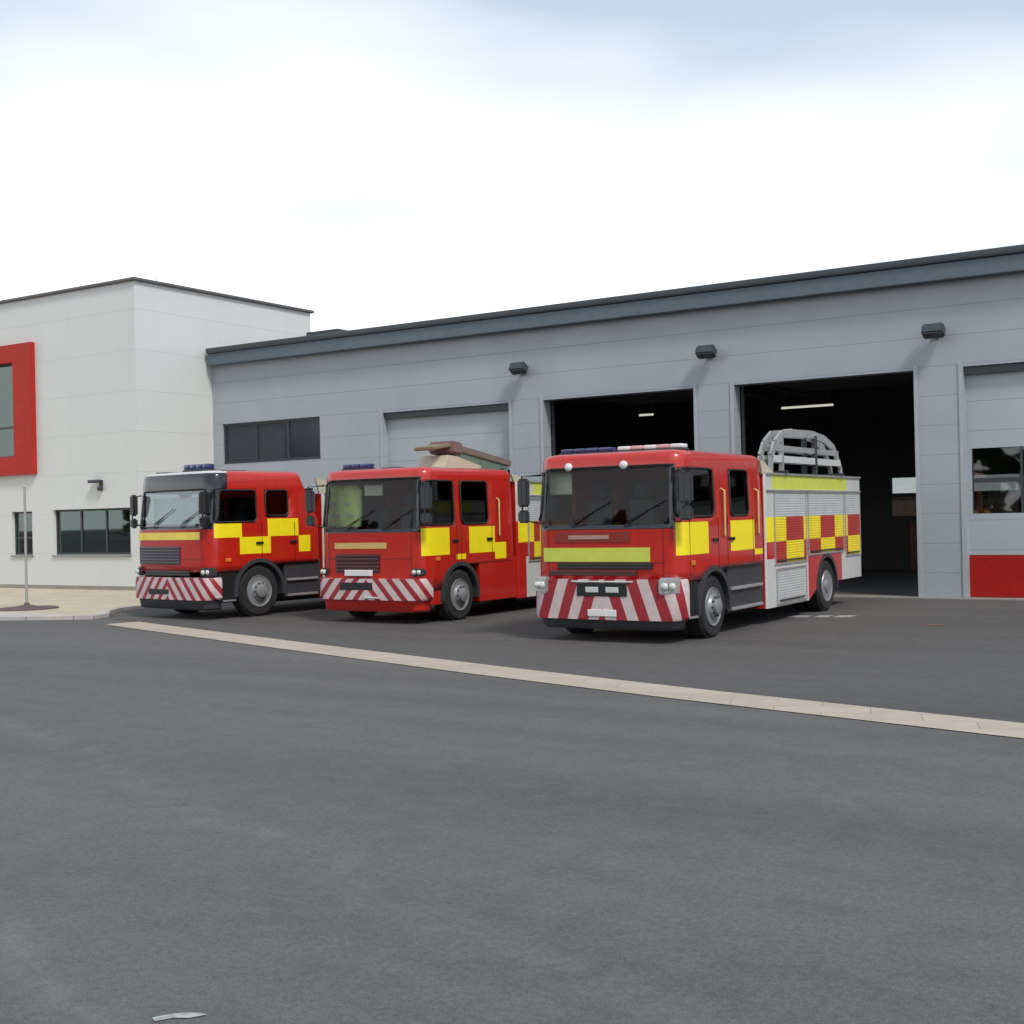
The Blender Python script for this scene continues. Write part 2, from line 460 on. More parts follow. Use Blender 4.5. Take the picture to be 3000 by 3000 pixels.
# exterior wall floodlights (each a thing)
def floodlight(x, z, label):
    t = empty('floodlight', (x, 0, z)); tag(t, label, 'floodlight', 'floodlights on the piers between the doors')
    mb = MB(); mb.box(-.07, .07, -.03, -.001, -.09, .09, bev=.008); mb.tube([(0, -.02, 0), (0, -.16, 0), (0, -.2, .02)], .022); mb.build('bracket', 'darkgrey', t, smooth=40)
    mb = MB(); rot = Matrix.Rotation(R(-28), 3, 'X')
    mb.obox(Vector((0, -.28, .02)), (.44, .26, .24), rot, bev=.03)
    h = mb.build('housing', 'gutter', t, smooth=40)
    mb = MB(); mb.obox(Vector((0, -.28, .02))+rot @ Vector((0, -.02, -.123)), (.36, .18, .012), rot); mb.build('lens', 'darkgrey', t)
floodlight(4.66, 5.62, 'dark floodlight above the pier right of the first closed grey door')
floodlight(9.76, 5.58, 'dark floodlight above the pier between the two open bays')
floodlight(14.86, 5.56, 'dark floodlight above the pier beside the red-bottomed door')
# ceiling tube lamps
def tube_lamp(x, y, z, l, label):
    t = empty('ceiling_lamp', (x, y, z)); tag(t, label, 'ceiling lamp', 'tube lamps hanging in the open bays')
    mb = MB(); mb.box(-l/2, l/2, -.08, .08, .03, .10, bev=.01); mb.build('housing', 'darkgrey', t)
    mb = MB(); mb.tube([(-l/2+.03, 0, 0), (l/2-.03, 0, 0)], .03); mb.build('tube', 'tube', t, smooth=60)
    for sx in (-1, 1):
        mb = MB(); mb.tube([(sx*l*.4, 0, .1), (sx*l*.4, 0, 6.3-z)], .008, 6); mb.build('hanger', 'steel', t)
tube_lamp(9.95, 6.0, 4.72, 1.5, 'long pale tube lamp hanging high in the right open bay')
tube_lamp(5.35, 5.5, 4.75, .5, 'small dim tube lamp hanging in the open bay behind the middle engine')
# shelving seen dimly inside
t = empty('storage_rack', (7.1, 11.2, 0)); tag(t, 'dark blue-grey storage rack at the back of the middle open bay', 'rack')
rb = mat('rack_blue', (.05, .05, .12), .6)
for z in (.2, 1.0, 1.8, 2.6, 3.4):
    mb = MB(); mb.box(-2.0, 2.0, -.3, .3, z, z+.05); mb.build('shelf', rb, t)
for x in (-2, 0, 1.94):
    for y in (-.3, .25):
        mb = MB(); mb.box(x, x+.05, y, y+.05, 0, 3.6); mb.build('post', 'darkgrey', t)
# kit lockers along the back of the right-hand open bay
for k in range(7):
    lk = empty('kit_locker', (15.2-.62*k, 11.65, .012)); tag(lk, 'dull red kit locker in the row along the back wall of the right open bay', 'locker', 'kit lockers along the back wall')
    mb = MB(); mb.box(-.29, .29, -.27, .3, 0, 1.5, bev=.01); mb.build('cabinet', 'darkgrey', lk)
    mb = MB(); mb.box(-.27, .27, -.295, -.272, .04, 1.46, bev=.005); d_ = mb.build('door', mat('locker_red', (.16, .03, .03), .5), lk)
    mb = MB(); mb.box(.18, .22, -.32, -.296, .7, .84, bev=.005); mb.build('handle', 'steel', d_)
# vent on the roof
t = empty('roof_vent', (-4.62, 3.5, 7.02)); tag(t, 'low dark ventilation box on the station roof beside the white building', 'roof vent')
mb = MB(); mb.box(-.45, .45, -.4, .4, 0, .62, bev=.02); mb.build('housing', 'gutter', t)
mb = MB(); mb.box(-.66, .66, -.55, .55, .70, .86, bev=.03); mb.build('cowl', 'gutter', t)
for sx in (-.4, .36):
    for sy in (-.36, .32):
        mb = MB(); mb.box(sx, sx+.04, sy, sy+.04, .62, .70); mb.build('spacer', 'gutter', t)
# brick boundary wall behind the station, seen through the rear glazing
mb = MB(); mb.box(-30, 50, 22, 22.3, 0, 2.3); mb.box(-30, 50, 21.95, 22.35, 2.3, 2.38)
bw = mb.build('boundary_wall', paving('brick_wall', (.20, .13, .10), .22, .075, 0, .01)); tag(bw, 'brown boundary wall glimpsed through the rear door windows', 'wall')

# ------------------------------------------------------------------ white building
WB = empty('office_building', (0, 0, 0))
tag(WB, 'white two-storey clad building with a big red-framed window and thin grey roof edge', 'building')
XR, YF, YB, TOP = -6.43, -2.9, 4.2, 8.80
mb = MB()
wh = [(-12.15, -11.17, 1.06, 2.38), (-10.18, -6.80, 1.06, 2.40), (-16.6, -11.75, 4.05, 6.95), (-16.6, -13.6, 1.06, 2.4)]
wall_holes(mb, -30, XR, 0, TOP, YF, .28, wh)
mb.box(XR-.28, XR, YF+.28, YB, 0, TOP)
mb.box(-30, XR, YB, YB+.28, 0, TOP); mb.box(-30.28, -30, YF, YB+.28, 0, TOP)
mb.build('wall', 'whiteclad', WB)
mb = MB(); mb.box(-30.3, XR+.10, YF-.10, YB+.38, TOP+.003, TOP+.09, bev=.02)
mb.build('roof', 'cap', WB)
mb = MB(); mb.box(-30, XR+.012, YF-.014, YF-.002, 0.05, .16); mb.box(XR+.002, XR+.014, YF, -.01, 0.05, .16)
mb.build('plinth', mat('plinth_grey', (.26, .245, .20), .7), WB)
mb = MB(); mb.box(-29.7, XR-.3, YF+.3, YB-.02, 3.1, 3.25); mb.box(-29.7, XR-.3, YF+2.8, YF+2.9, 0, TOP-.2); mb.build('floor_slab', mat('office_inside', (.13, .14, .13), .8), WB)
def office_window(a, b, c, d, nv, nh=()):
    mb = MB(); y0, y1 = YF+.10, YF+.17; e = .06
    mb.box(a, b, y0, y1, c, c+e); mb.box(a, b, y0, y1, d-e, d)
    for k in range(nv+1):
        x = a+(b-a-e)*k/nv; mb.box(x, x+e, y0+.002, y1-.002, c+e, d-e)
    for z in nh: mb.box(a+e, b-e, y0+.004, y1-.004, z, z+.06)
    f = mb.build('window', 'winframe', WB)
    mb = MB(); mb.box(a+.03, b-.03, YF+.13, YF+.14, c+.03, d-.03); mb.build('pane', 'winglass', f)
    mb = MB(); mb.box(a-.04, b+.04, YF-.05, YF-.004, c-.05, c-.004); mb.build('sill', 'steel', f)
office_window(-12.15, -11.17, 1.06, 2.38, 1, (1.55,))
office_window(-10.18, -6.80, 1.06, 2.40, 3)
office_window(-16.6, -13.6, 1.06, 2.40, 3)
office_window(-16.6, -11.75, 4.05, 6.95, 3, (4.95,))
# red surround
mb = MB()
a, b, c, d = -17.5, -10.88, 3.50, 7.47; ia, ib, ic, id_ = -16.62, -11.76, 4.06, 6.93
y0, y1 = YF-.16, YF-.002
mb.box(a, b, y0, y1, id_, d); mb.box(a, b, y0, y1, c, ic); mb.box(a, ia, y0+.002, y1, ic, id_); mb.box(ib, b, y0+.002, y1, ic, id_)
mb.build('window_surround', 'redsheet', WB)
# small wall lamp
t = empty('wall_lamp', (-8.0, YF, 3.08)); tag(t, 'small dark lamp fixed on the white wall above the wide ground-floor window', 'wall lamp')
mb = MB(); mb.box(-.05, .08, -.04, -.002, -.16, .14, bev=.01); mb.build('bracket', 'darkgrey', t)
mb = MB(); mb.box(-.34, .08, -.22, -.045, .06, .15, bev=.02); mb.build('housing', 'darkgrey', t, smooth=40)
mb = MB(); mb.box(-.03, .10, -.14, -.045, -.17, -.04, bev=.02); mb.build('sensor', 'darkgrey', t, smooth=40)
# antenna
t = empty('antenna', (-5.9-.75, -1.9, 8.89)); tag(t, 'thin antenna rod standing on the white building roof', 'antenna')
mb = MB(); mb.tube([(0, 0, 0), (0, 0, .30)], .012, 8); mb.build('rod', 'steel', t)
mb = MB(); mb.lathe([(.07, 0), (.07, .03), (.02, .05)], 'z', n=12); mb.build('foot', 'steel', t)
# pole standing on the pavement
t = empty('post', (-3.29, -8.9, .05)); tag(t, 'thin pale pole on a wide dark base in front of the white building', 'pole')
mb = MB(); mb.tube([(0, 0, .02), (0, 0, 2.75)], [.032, .026], 10); mb.lathe([(.03, 2.75), (.035, 2.77), (.0001, 2.80)], 'z', n=10)
mb.build('shaft', mat('pole_grey', (.34, .33, .31), .5), t, smooth=50)
mb = MB(); mb.lathe([(.70, .004), (.68, .03), (.25, .06), (.06, .10), (.05, .14)], 'z', n=24)
mb.build('base', mat('base_brown', (.10, .075, .07), .8), t, smooth=30)

# ------------------------------------------------------------------ fire engines
MATS = ['red', 'yellow', 'silver', 'blackgloss', 'lime', 'cream', 'darkgrey']
def ring_half(w, L, rf, rr, fx, sy):
    """right half outline, front centre to rear centre; fx: front x breaks; sy: side y breaks"""
    P = [(x, 0.0) for x in sorted(fx) if x < w-rf-1e-4] + [(w-rf, 0.0)]
    nf = 5
    for k in range(1, nf): a = math.pi/2*k/nf; P.append((w-rf+rf*math.sin(a), rf-rf*math.cos(a)))
    P.append((w, rf))
    P += [(w, y) for y in sorted(sy) if rf+1e-3 < y < L-rr-1e-3]
    P.append((w, L-rr))
    for k in range(1, 3): a = math.pi/2*k/3; P.append((w-rr+rr*math.cos(a), L-rr+rr*math.sin(a)))
    P.append((w-rr, L)); P.append((w*.5, L)); P.append((0, L))
    return P
def loft(half, rows, warp, colour, hole, capmi=0, cap_bottom=False):
    """rows: list of functions (x,y)->(x,y,z). Returns MB of the shell and dict of window MBs."""
    ring = half + [(-x, y) for x, y in reversed(half[1:-1])]
    n = len(ring); mb = MB(); wins = {}
    G = [[warp(*row(x, y)) for x, y in ring] for row in rows]
    V = [[mb.bm.verts.new(p) for p in g] for g in G]
    for r in range(len(rows)-1):
        for k in range(n):
            k2 = (k+1) % n
            pm = [rows[r](*ring[k]), rows[r](*ring[k2]), rows[r+1](*ring[k2]), rows[r+1](*ring[k])]
            cx = sum(p[0] for p in pm)/4; cy = sum(p[1] for p in pm)/4; cz = sum(p[2] for p in pm)/4
            h = hole(cx, cy, cz) if hole else None
            if h:
                wins.setdefault(h, []).append([G[r][k], G[r][k2], G[r+1][k2], G[r+1][k]])
                continue
            if (Vector(G[r][k])-Vector(G[r+1][k])).length < 1e-4 and (Vector(G[r][k2])-Vector(G[r+1][k2])).length < 1e-4: continue
            f = mb.bm.faces.new((V[r][k], V[r][k2], V[r+1][k2], V[r+1][k])); f.material_index = colour(cx, cy, cz)
    f = mb.bm.faces.new(V[-1]); f.material_index = capmi
    if cap_bottom:
        f = mb.bm.faces.new(list(reversed(V[0]))); f.material_index = capmi
    return mb, wins

def wheel(parent, x, y, r, w, side, dual=False):
    """side +1: outer face towards +x"""
    mb = MB(); s = side; n = 40
    prof = [(r*.60, .02), (r*.64, 0), (r*.90, -.004), (r*.975, .03), (r, .07), (r, w-.07), (r*.97, w-.02), (r*.62, w)]
    mb.lathe([(a, x-s*b) for a, b in prof], 'x', (0, y, r), n)
    for k in range(44):   # tread lugs
        t = 2*math.pi*k/44
        rot = Matrix.Rotation(t, 3, 'X')
        mb.obox(Vector((x-s*w/2, y, r))+rot @ Vector((0, 0, r-.002)), (w*.78, .035, .018), rot)
    t = mb.build('wheel', 'rubber', parent, smooth=35)
    q = r*.62; mb = MB()
    if dual:   # deep dished rear rim
        prof = [(q, .004), (q*.97, -.012), (q*.90, .0), (q*.84, .10), (q*.50, .13), (q*.44, .02), (q*.40, -.02), (q*.18, -.03), (.0005, -.03)]
    else:
        prof = [(q, .004), (q*.98, -.014), (q*.92, -.006), (q*.87, .05), (q*.66, .02), (q*.56, -.035), (q*.44, -.045), (q*.40, -.10), (q*.26, -.12), (.0005, -.12)]
    mb.lathe([(a, x-s*b) for a, b in prof], 'x', (0, y, r), 32)
    for k in range(10):
        a = 2*math.pi*k/10
        yy = y+q*.50*math.cos(a); zz = r+q*.50*math.sin(a)
        o0 = .02 if dual else -.055
        mb.tube([(x-s*(o0+.02), yy, zz), (x-s*(o0-.015), yy, zz)], .015, 6, mi=1)
    mb.build('rim', ['rim', 'darkgrey'], t, smooth=35)
    return t

def fire_engine(P):
    T = empty('fire_engine', P['loc'], P.get('rz', 0)); tag(T, P['label'], 'fire engine', 'fire engines parked in front of the bays')
    w, L = 1.25, P['cabL']; zt = P['roof']
    wy = P['wheel_y']; wr = P['wheel_r']; ar = wr+.11
    win = P['windows']           # (y0,y1,z0,z1)
    zw0, zw1 = P['wz']
    fz0, fz1, fxw = P['screen']  # windscreen z range, half width
    chk = P['check']             # coloured cells: (y0,y1,z0,z1,material index)
    b0, b1 = P['bottom']         # cab bottom before / behind the wheel
    ybr = {wn[0] for wn in win} | {wn[1] for wn in win} | {c[0] for c in chk} | {c[1] for c in chk}
    ybr |= {wy+ar*math.cos(a) for a in [math.pi*k/12 for k in range(13)]}
    ybr |= {L*.86, L*.93}
    if P.get('blackfront'): ybr.add(.42)
    ys = []
    for y in sorted(ybr):
        if not ys or y-ys[-1] > .012: ys.append(y)
    half = ring_half(w, L, .26, .07, [0, .3, .6, .9], ys)
    def zb(x, y):
        base = b0 if y < wy else b1
        d = ar*ar-(y-wy)**2
        if d > 0: base = max(base, wr+math.sqrt(d))
        return base
    Z1 = P.get('z1', 1.21)
    zs = sorted({Z1, zw0, zw1, fz0, fz1, 2.0, 2.3, fz0-.07, fz1+.045} | {c[2] for c in chk} | {c[3] for c in chk} | set(P.get('extra_z', ())))
    zz = []
    for z in zs:
        if z >= Z1 and (not zz or z-zz[-1] > .012): zz.append(z)
    rows = [lambda x, y, f=f: (x, y, zb(x, y)*(1-f)+Z1*f) for f in (0, .5)]
    rows += [lambda x, y, z=z: (x, y, z) for z in zz]
    def inset(z, d):
        return lambda x, y: (x*(w-d)/w, L/2+(y-L/2)*(L/2-d)/(L/2), z)
    for dz, d in ((-.10, .0), (-.055, .025), (-.02, .075), (-.004, .15), (0, .30)):
        rows.append(inset(zt+dz, d))
    rk = P.get('rake', .22); rs = P.get('rear_slope', 0)
    def warp(x, y, z):
        k = max(0, z-fz0)/(zt-fz0)
        yy = y+rk*(k**1.1)*max(0, 1-y/.55)
        # slight belly of the front panel
        if y < .3: yy -= .05*(1-(x/w)**2)*max(0, 1-y/.3)
        if rs and y > L*.80: yy -= max(0, z-1.95)*rs*min(1, (y-L*.80)/(L*.2))
        xx = x*(1-.035*max(0, z-1.7)/(zt-1.7))
        return (xx, yy, z)
    seal = P.get('seal', .0)
    def hole(x, y, z):
        if fz0 < z < fz1 and y < .16 and abs(x) < fxw: return 'front'
        for i, q in enumerate(win):
            if q[0] < y < q[1] and q[2] < z < q[3] and abs(x) > w-.14: return 'side%d%s' % (i, 'r' if x > 0 else 'l')
        return None
    def colour(x, y, z):
        if z > zt-.2 and not P.get('blackfront'): return 0
        if P.get('blackfront') and z > zt-.07 and y < .40: return 2  # sky reflection on the front roof edge, painted in as silver
        for c in chk:
            if c[0] < y < c[1] and c[2] < z < c[3] and abs(x) > w-.14: return c[4]
        if P.get('blackfront') and y < .40 and z > P['blackfront']: return 3
        if y < .06 and fz0-.07 < z and not P.get('blackfront') and z < fz1+.045: return 3
        return 0
    mb, wins = loft(half, rows, warp, colour, hole)
    cab = mb.build('cab', MATS, T, smooth=32, solid=.035)
    for k, faces in wins.items():
        mb = MB()
        c = Vector((0, L/2, 2.1))
        for q in faces:
            pts = []
            for p in q:
                p = Vector(p)
                if k == 'front': p = p+Vector((0, .014, 0))
                else: p = p+Vector((-.014 if p.x > 0 else .014, 0, 0))
                pts.append(p)
            mb.face(pts)
        name = 'windscreen' if k == 'front' else 'window'
        g = mb.build(name, P['glass'] if k == 'front' else 'glassdark', cab, smooth=60)
        # rubber seal round the pane, following its border
        if k != 'front':
            sx = 1 if faces[0][0][0] > 0 else -1
            a, b, c0, d = win[int(k[4])]; mb = MB(); cr = .09
            def XX(y, o):
                x = w if y >= .26 else w-.26+math.sqrt(max(0, .26**2-(.26-y)**2))
                ny = 0 if y >= .26 else (.26-y)/.26
                return x+o, y-o*ny
            def PT(y, z, o):
                x, yy = XX(y, o); return warp(sx*x, yy, z)
            outl = []
            for (cx, cz, a0) in ((b-cr, c0+cr, -90), (b-cr, d-cr, 0), (a+cr, d-cr, 90), (a+cr, c0+cr, 180)):
                for t in range(0, 91, 30): outl.append((cx+cr*math.cos(R(a0+t)), cz+cr*math.sin(R(a0+t))))
            n4 = len(outl); path = []
            for i in range(n4):
                p, q = outl[i], outl[(i+1) % n4]; m_ = max(1, int(abs(p[0]-q[0])/.08))
                for j in range(m_): path.append((p[0]+(q[0]-p[0])*j/m_, p[1]+(q[1]-p[1])*j/m_))
            path.append(path[0])
            mb.tube([PT(y, z, .006) for y, z in path], .018, 6)
            for (qx, qz, i0) in ((b, c0, 0), (b, d, 4), (a, d, 8), (a, c0, 12)):
                arc = outl[i0:i0+4]
                mb.face([PT(qx, qz, .003)]+[PT(y, z, .003) for y, z in arc])
            mb.build('window_seal', 'black', g, smooth=60)
    # doors: shut lines and handles
    for sx in (-1, 1):
        for y in P['shuts']:
            mb = MB(); mb.box(sx*w-.004, sx*w+.003, y-.006, y+.006, max(zb(0, y)+.02, 1.0), zw0-.02); mb.build('door_seam', 'black', cab)
        for y in P.get('grabs', ()):
            mb = MB(); X = sx*(w+.035); mb.tube([(sx*(w-.01), y, 1.52), (X, y, 1.55), (X, y, 2.25), (sx*(w-.03), y, 2.28)], .017, 8); mb.build('grab_rail', 'beige', cab, smooth=50)
        for y in P['handles']:
            mb = MB(); mb.box(min(sx*w, sx*(w+.035)), max(sx*w, sx*(w+.035)), y-.09, y+.09, 1.47, 1.52, bev=.01); mb.build('door_handle', 'black', cab)
    # cab interior
    mb = MB(); mb.box(-1.18, 1.18, .12, L-.1, 1.02, 1.06); mb.box(-1.18, 1.18, L-.13, L-.10, 1.06, zt-.35); mb.build('cab_floor', 'black', T)
    mb = MB(); mb.box(-1.12, 1.12, .14, .46, 1.45, fz0-.01, bev=.04); mb.build('dashboard', 'black', T, smooth=40)
    for x in (-.72, .05, .72):
        mb = MB(); mb.box(x-.24, x+.24, .78, 1.24, 1.40, 1.55, bev=.05); mb.box(x-.23, x+.23, 1.14, 1.30, 1.50, 2.15, bev=.05); mb.box(x-.13, x+.13, 1.16, 1.26, 2.17, 2.38, bev=.04)
        mb.build('seat', 'seat', T, smooth=40)
    mb = MB()
    for t in range(24):
        a0 = 2*math.pi*t/24; a1 = 2*math.pi*(t+1)/24
        f = lambda a: (-.72+.22*math.cos(a), .58+.09*math.sin(a), fz0+.02+.20*math.sin(a))
        mb.tube([f(a0), f(a1)], .016, 6)
    mb.tube([(-.72, .40, fz0-.15), (-.72, .58, fz0+.02)], .03, 8)
    mb.build('steering_wheel', 'black', T, smooth=60)
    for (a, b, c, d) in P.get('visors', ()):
        mb = MB(); mb.box(a, b, .30, .33, c, d, bev=.01); mb.build('reflection_board', mat('reflection_pale', P.get('visor_col', (.62, .62, .52)), .6), T)  # pale boards added inside the screens, standing in for their reflections
    # bumper
    z0, z1 = P['bumper']
    hb = ring_half(w+.01, .34, .20, .03, [0, .3, .6, .85], [])
    rws = [lambda x, y, z=z, d=d: (x*(1-d), y*(1-d*.5)+.03*d, z) for z, d in ((z0, .03), (z0+.04, .0), (z1-.03, .0), (z1, .015))]
    mb, _ = loft(hb, rws, lambda x, y, z: (x, y-.09-.05*(1-(x/w)**2)*max(0, 1-y/.3), z), lambda *a: 0, None, 0, True)
    bp = mb.build('bumper', chevron('bumper_chevrons', *P['chev']), T, smooth=40)
    yb = -.145
    # central slot, lamps, plate
    for (a, b, c, d, m) in P['bumper_bits']:
        mb = MB(); ym = yb+.06*(max(abs(a), abs(b))/w)**2*1.0
        mb.box(a, b, ym-.012, ym+.06, c, d, bev=.008)
        mb.build({'black': 'air_slot', 'white': 'number_plate', 'lens': 'fog_lamp', 'silver': 'trim_strip'}[m], m, bp)
    for sx in (-1, 1):
        hx0, hx1, hz0, hz1 = P['headlight']
        mb = MB(); b = bmesh.new(); bmesh.ops.create_cube(b, size=1)
        for v in b.verts:
            v.co = Vector((sx*(hx0+hx1)/2+v.co.x*(hx1-hx0), .0+v.co.y*.16-.02+P.get('hl_y', 0), (hz0+hz1)/2+v.co.z*(hz1-hz0)))
            if abs(v.co.x) > (hx0+hx1)/2: v.co.y += .12
        bmesh.ops.bevel(b, geom=list(b.edges), offset=.025, segments=2, affect='EDGES')
        mb.add(b)
        h = mb.build('headlight', P.get('hl_mat', 'darkgrey'), T, smooth=40)
        for kx in (.33, .70):
            mb = MB(); cx = sx*(hx0+(hx1-hx0)*kx); rr = min((hz1-hz0)*.36, (hx1-hx0)*.2)
            mb.lathe([(rr, -.10+.10*kx), (rr*.9, -.125+.10*kx), (rr*.5, -.135+.10*kx), (.0005, -.14+.10*kx)], 'y', (cx, P.get('hl_y', 0), (hz0+hz1)/2), 16)
            mb.build('lens', 'lens', h, smooth=60)
        # indicator
        mb = MB(); mb.box(min(sx*(w-.02), sx*(w+.02)), max(sx*(w-.02), sx*(w+.02)), .34, .46, 1.14, 1.21, bev=.01); mb.build('indicator', 'amber', T)
    # lower valance
    mb = MB(); v = P['valance']
    hv = ring_half(w-.07, .34, .18, .03, [0, .5], [])
    rws = [lambda x, y, z=z, d=d: (x*(1-d), y+d, z) for z, d in ((v[0], .06), (v[0]+.04, .02), (v[1], 0))]
    m2, _ = loft(hv, rws, lambda x, y, z: (x, y-.06, z), lambda *a: 0, None, 0, True)
    m2.build('valance', v[2], T, smooth=40)
    # front: grille, stripe, badge
    yf = lambda x: -.05*(1-(x/w)**2)
    def fpan(name, a, b, c, d, m, pr=.012, slats=0, parent=cab):
        mb = MB(); N = 10
        for i in range(N):
            xa = a+(b-a)*i/N; xb = a+(b-a)*(i+1)/N
            ya, yb_ = yf(xa)-pr, yf(xb)-pr
            mb.face([(xa, ya, c), (xb, yb_, c), (xb, yb_, d), (xa, ya, d)])
            mb.face([(xa, ya, d), (xb, yb_, d), (xb, yb_+pr+.01, d), (xa, ya+pr+.01, d)])
            mb.face([(xa, ya, c), (xa, ya+pr+.01, c), (xb, yb_+pr+.01, c), (xb, yb_, c)])
            for j in range(slats):
                z = c+(d-c)*(j+.5)/slats
                mb.face([(xa, ya-.015, z-.006), (xb, yb_-.015, z-.006), (xb, yb_-.001, z+.03), (xa, ya-.001, z+.03)])
        for (x, y) in ((a, yf(a)), (b, yf(b))):
            mb.face([(x, y-pr, c), (x, y-pr, d), (x, y+.01, d), (x, y+.01, c)])
        return mb.build(name, m, parent, smooth=30)
    for q in P['front']: fpan(*q)
    for z in P.get('seams', (1.70, 1.195)): fpan('panel_seam', -1.0, 1.0, z-.004, z+.004, 'black', .003)
    for x in (-.97, .97): fpan('panel_seam', x-.004, x+.004, .95, 1.70, 'black', .003)
    # fenders / wheel arches
    def arch(y, x0, x1, r0, r1, lo=0.0):
        for sx in (-1, 1):
            mb = MB(); N = 20
            A = [R(-8)+(math.pi+R(16))*k/N for k in range(N+1)]
            pr = [[(sx*x, y+r*math.cos(a), wr+r*math.sin(a)) for (x, r) in ((x0, r0), (x1, r0), (x1, r1), (x0, r1))] for a in A]
            for i in range(N):
                for j in range(4):
                    mb.face([pr[i][j], pr[i][(j+1) % 4], pr[i+1][(j+1) % 4], pr[i+1][j]])
            mb.face(pr[0]); mb.face(pr[-1])
            mb.build('wheel_arch', 'darkgrey', T, smooth=40)
    arch(wy, .80, w+.025, ar-.045, ar+.03)
    arch(P['rear_y'], .70, w+.012, ar-.045, ar+.02)
    # wheels
    for sx in (-1, 1):
        wheel(T, sx*(w-.02), wy, wr, .30, sx)
        wheel(T, sx*(w-.01), P['rear_y'], wr, .30, sx, True)
        mb = MB(); mb.lathe([(wr*.62, sx*(w-.34)), (wr*.97, sx*(w-.36)), (wr, sx*(w-.40)), (wr, sx*(w-.56)), (wr*.95, sx*(w-.6)), (wr*.62, sx*(w-.62))], 'x', (0, P['rear_y'], wr), 32)
        mb.build('wheel', 'rubber', T, smooth=40)
    mb = MB()
    for y in (wy, P['rear_y']): mb.tube([(-.95, y, wr), (.95, y, wr)], .07, 10)
    mb.box(-.45, .45, .55, P['len']-.3, .62, .92)
    mb.box(-.40, .40, .7, 1.9, .40, .62); mb.lathe([(.0005, -.25), (.2, -.22), (.24, 0), (.2, .22), (.0005, .25)], 'x', (0, P['rear_y'], wr), 16)
    mb.box(-1.10, 1.10, .62, L+.3, .92, 1.0)
    mb.box(-.80, .80, .42, wy-.3, .30, .62); mb.box(-1.0, 1.0, L-.2, P['rear_y']-.7, .34, .92)  # low wide boxes, here and below, added to block light under the truck
    mb.box(-.75, .75, P['rear_y']+.5, P['len']-.2, .40, .92); mb.box(-.86, .86, wy+.5, P['rear_y']-.6, .24, .40)
    mb.build('chassis', 'chassis', T, smooth=40)
    # side steps behind the front wheel
    for sx in (-1, 1):
        y0, y1 = wy+ar+.08, P['body0']-.04
        if P['skirt'] == 'red':
            mb = MB(); mb.box(min(sx*.9, sx*(w-.006)), max(sx*.9, sx*(w-.006)), y0, y1, .30, b1+.06, bev=.015); mb.build('side_skirt', 'red', T)
        else:
            mb = MB(); mb.box(min(sx*.85, sx*(w-.05)), max(sx*.85, sx*(w-.05)), y0, y1, .34, b1+.04, bev=.02)
            st = mb.build('step_box', 'darkgrey', T)
            for z in (.36, .68):
                mb = MB(); mb.box(min(sx*(w-.10), sx*(w+.0)), max(sx*(w-.10), sx*(w)), y0+.05, y1-.12, z, z+.05, bev=.01); mb.build('step', 'alu', st)
        if 1:
            mb = MB(); mb.box(min(sx*1.0, sx*(w-.02)), max(sx*1.0, sx*(w-.02)), .20, wy-ar+.06, .34, b0-.01, bev=.02); cs = mb.build('corner_step', 'red' if P['skirt'] == 'red' else 'black', T)
            if P['skirt'] != 'red':
                mb = MB(); mb.box(min(sx*1.05, sx*(w+.0)), max(sx*1.05, sx*w), .26, wy-ar+.02, .36, .39); mb.build('step', 'alu', cs)
    # mirrors
    for sx in (-1, 1):
        zc = (fz0+fz1)/2; mxx = P.get('mirror_x', 1.37)
        mb = MB()
        mb.tube([(sx*1.17, .12, fz1-.05), (sx*mxx, -.12, fz1-.07), (sx*mxx, -.12, zc-.32), (sx*1.20, .08, fz0+.04)], .016, 8)
        m = mb.build('mirror_arm', 'black', T, smooth=60)
        mb = MB(); mb.obox(Vector((sx*mxx, -.08, zc+.10)), (.22, .10, .44), Matrix.Rotation(R(sx*14), 3, 'Z'), bev=.03); mb.obox(Vector((sx*mxx, -.08, zc-.27)), (.21, .10, .20), Matrix.Rotation(R(sx*14), 3, 'Z'), bev=.03)
        mm = mb.build('mirror', P.get('mirror', 'darkgrey'), T, smooth=40)
        mb = MB(); mb.obox(Vector((sx*mxx, -.08, zc+.10))+Matrix.Rotation(R(sx*14), 3, 'Z') @ Vector((0, .053, 0)), (.17, .004, .38), Matrix.Rotation(R(sx*14), 3, 'Z')); mb.build('mirror_glass', 'alu', mm)
    # wipers
    for x in (-.55, .35):
        mb = MB(); z0w = fz0+.03
        def wp(xx, z): 
            k = max(0, z-fz0)/(zt-fz0); return (xx, -.05*(1-(xx/w)**2)+rk*k**1.1-.02, z)
        mb.tube([wp(x, z0w-.05), wp(x+.35, z0w+.16)], .010, 6); mb.tube([wp(x+.06, z0w+.03), wp(x+.36, z0w+.17), wp(x+.66, z0w+.32)], .008, 6)
        mb.build('wiper', 'black', T)
    # marker lamps on the brow
    for x in P.get('markers', ()):
        k = (fz1+.05-fz0)/(zt-fz0)
        mb = MB(); mb.lathe([(.062, 0), (.062, -.03), (.045, -.045), (.0005, -.055)], 'y', (x, rk*k**1.1-.045*(1-x*x)-.005, fz1+.05), 14); mb.build('marker_lamp', 'white', cab, smooth=60)
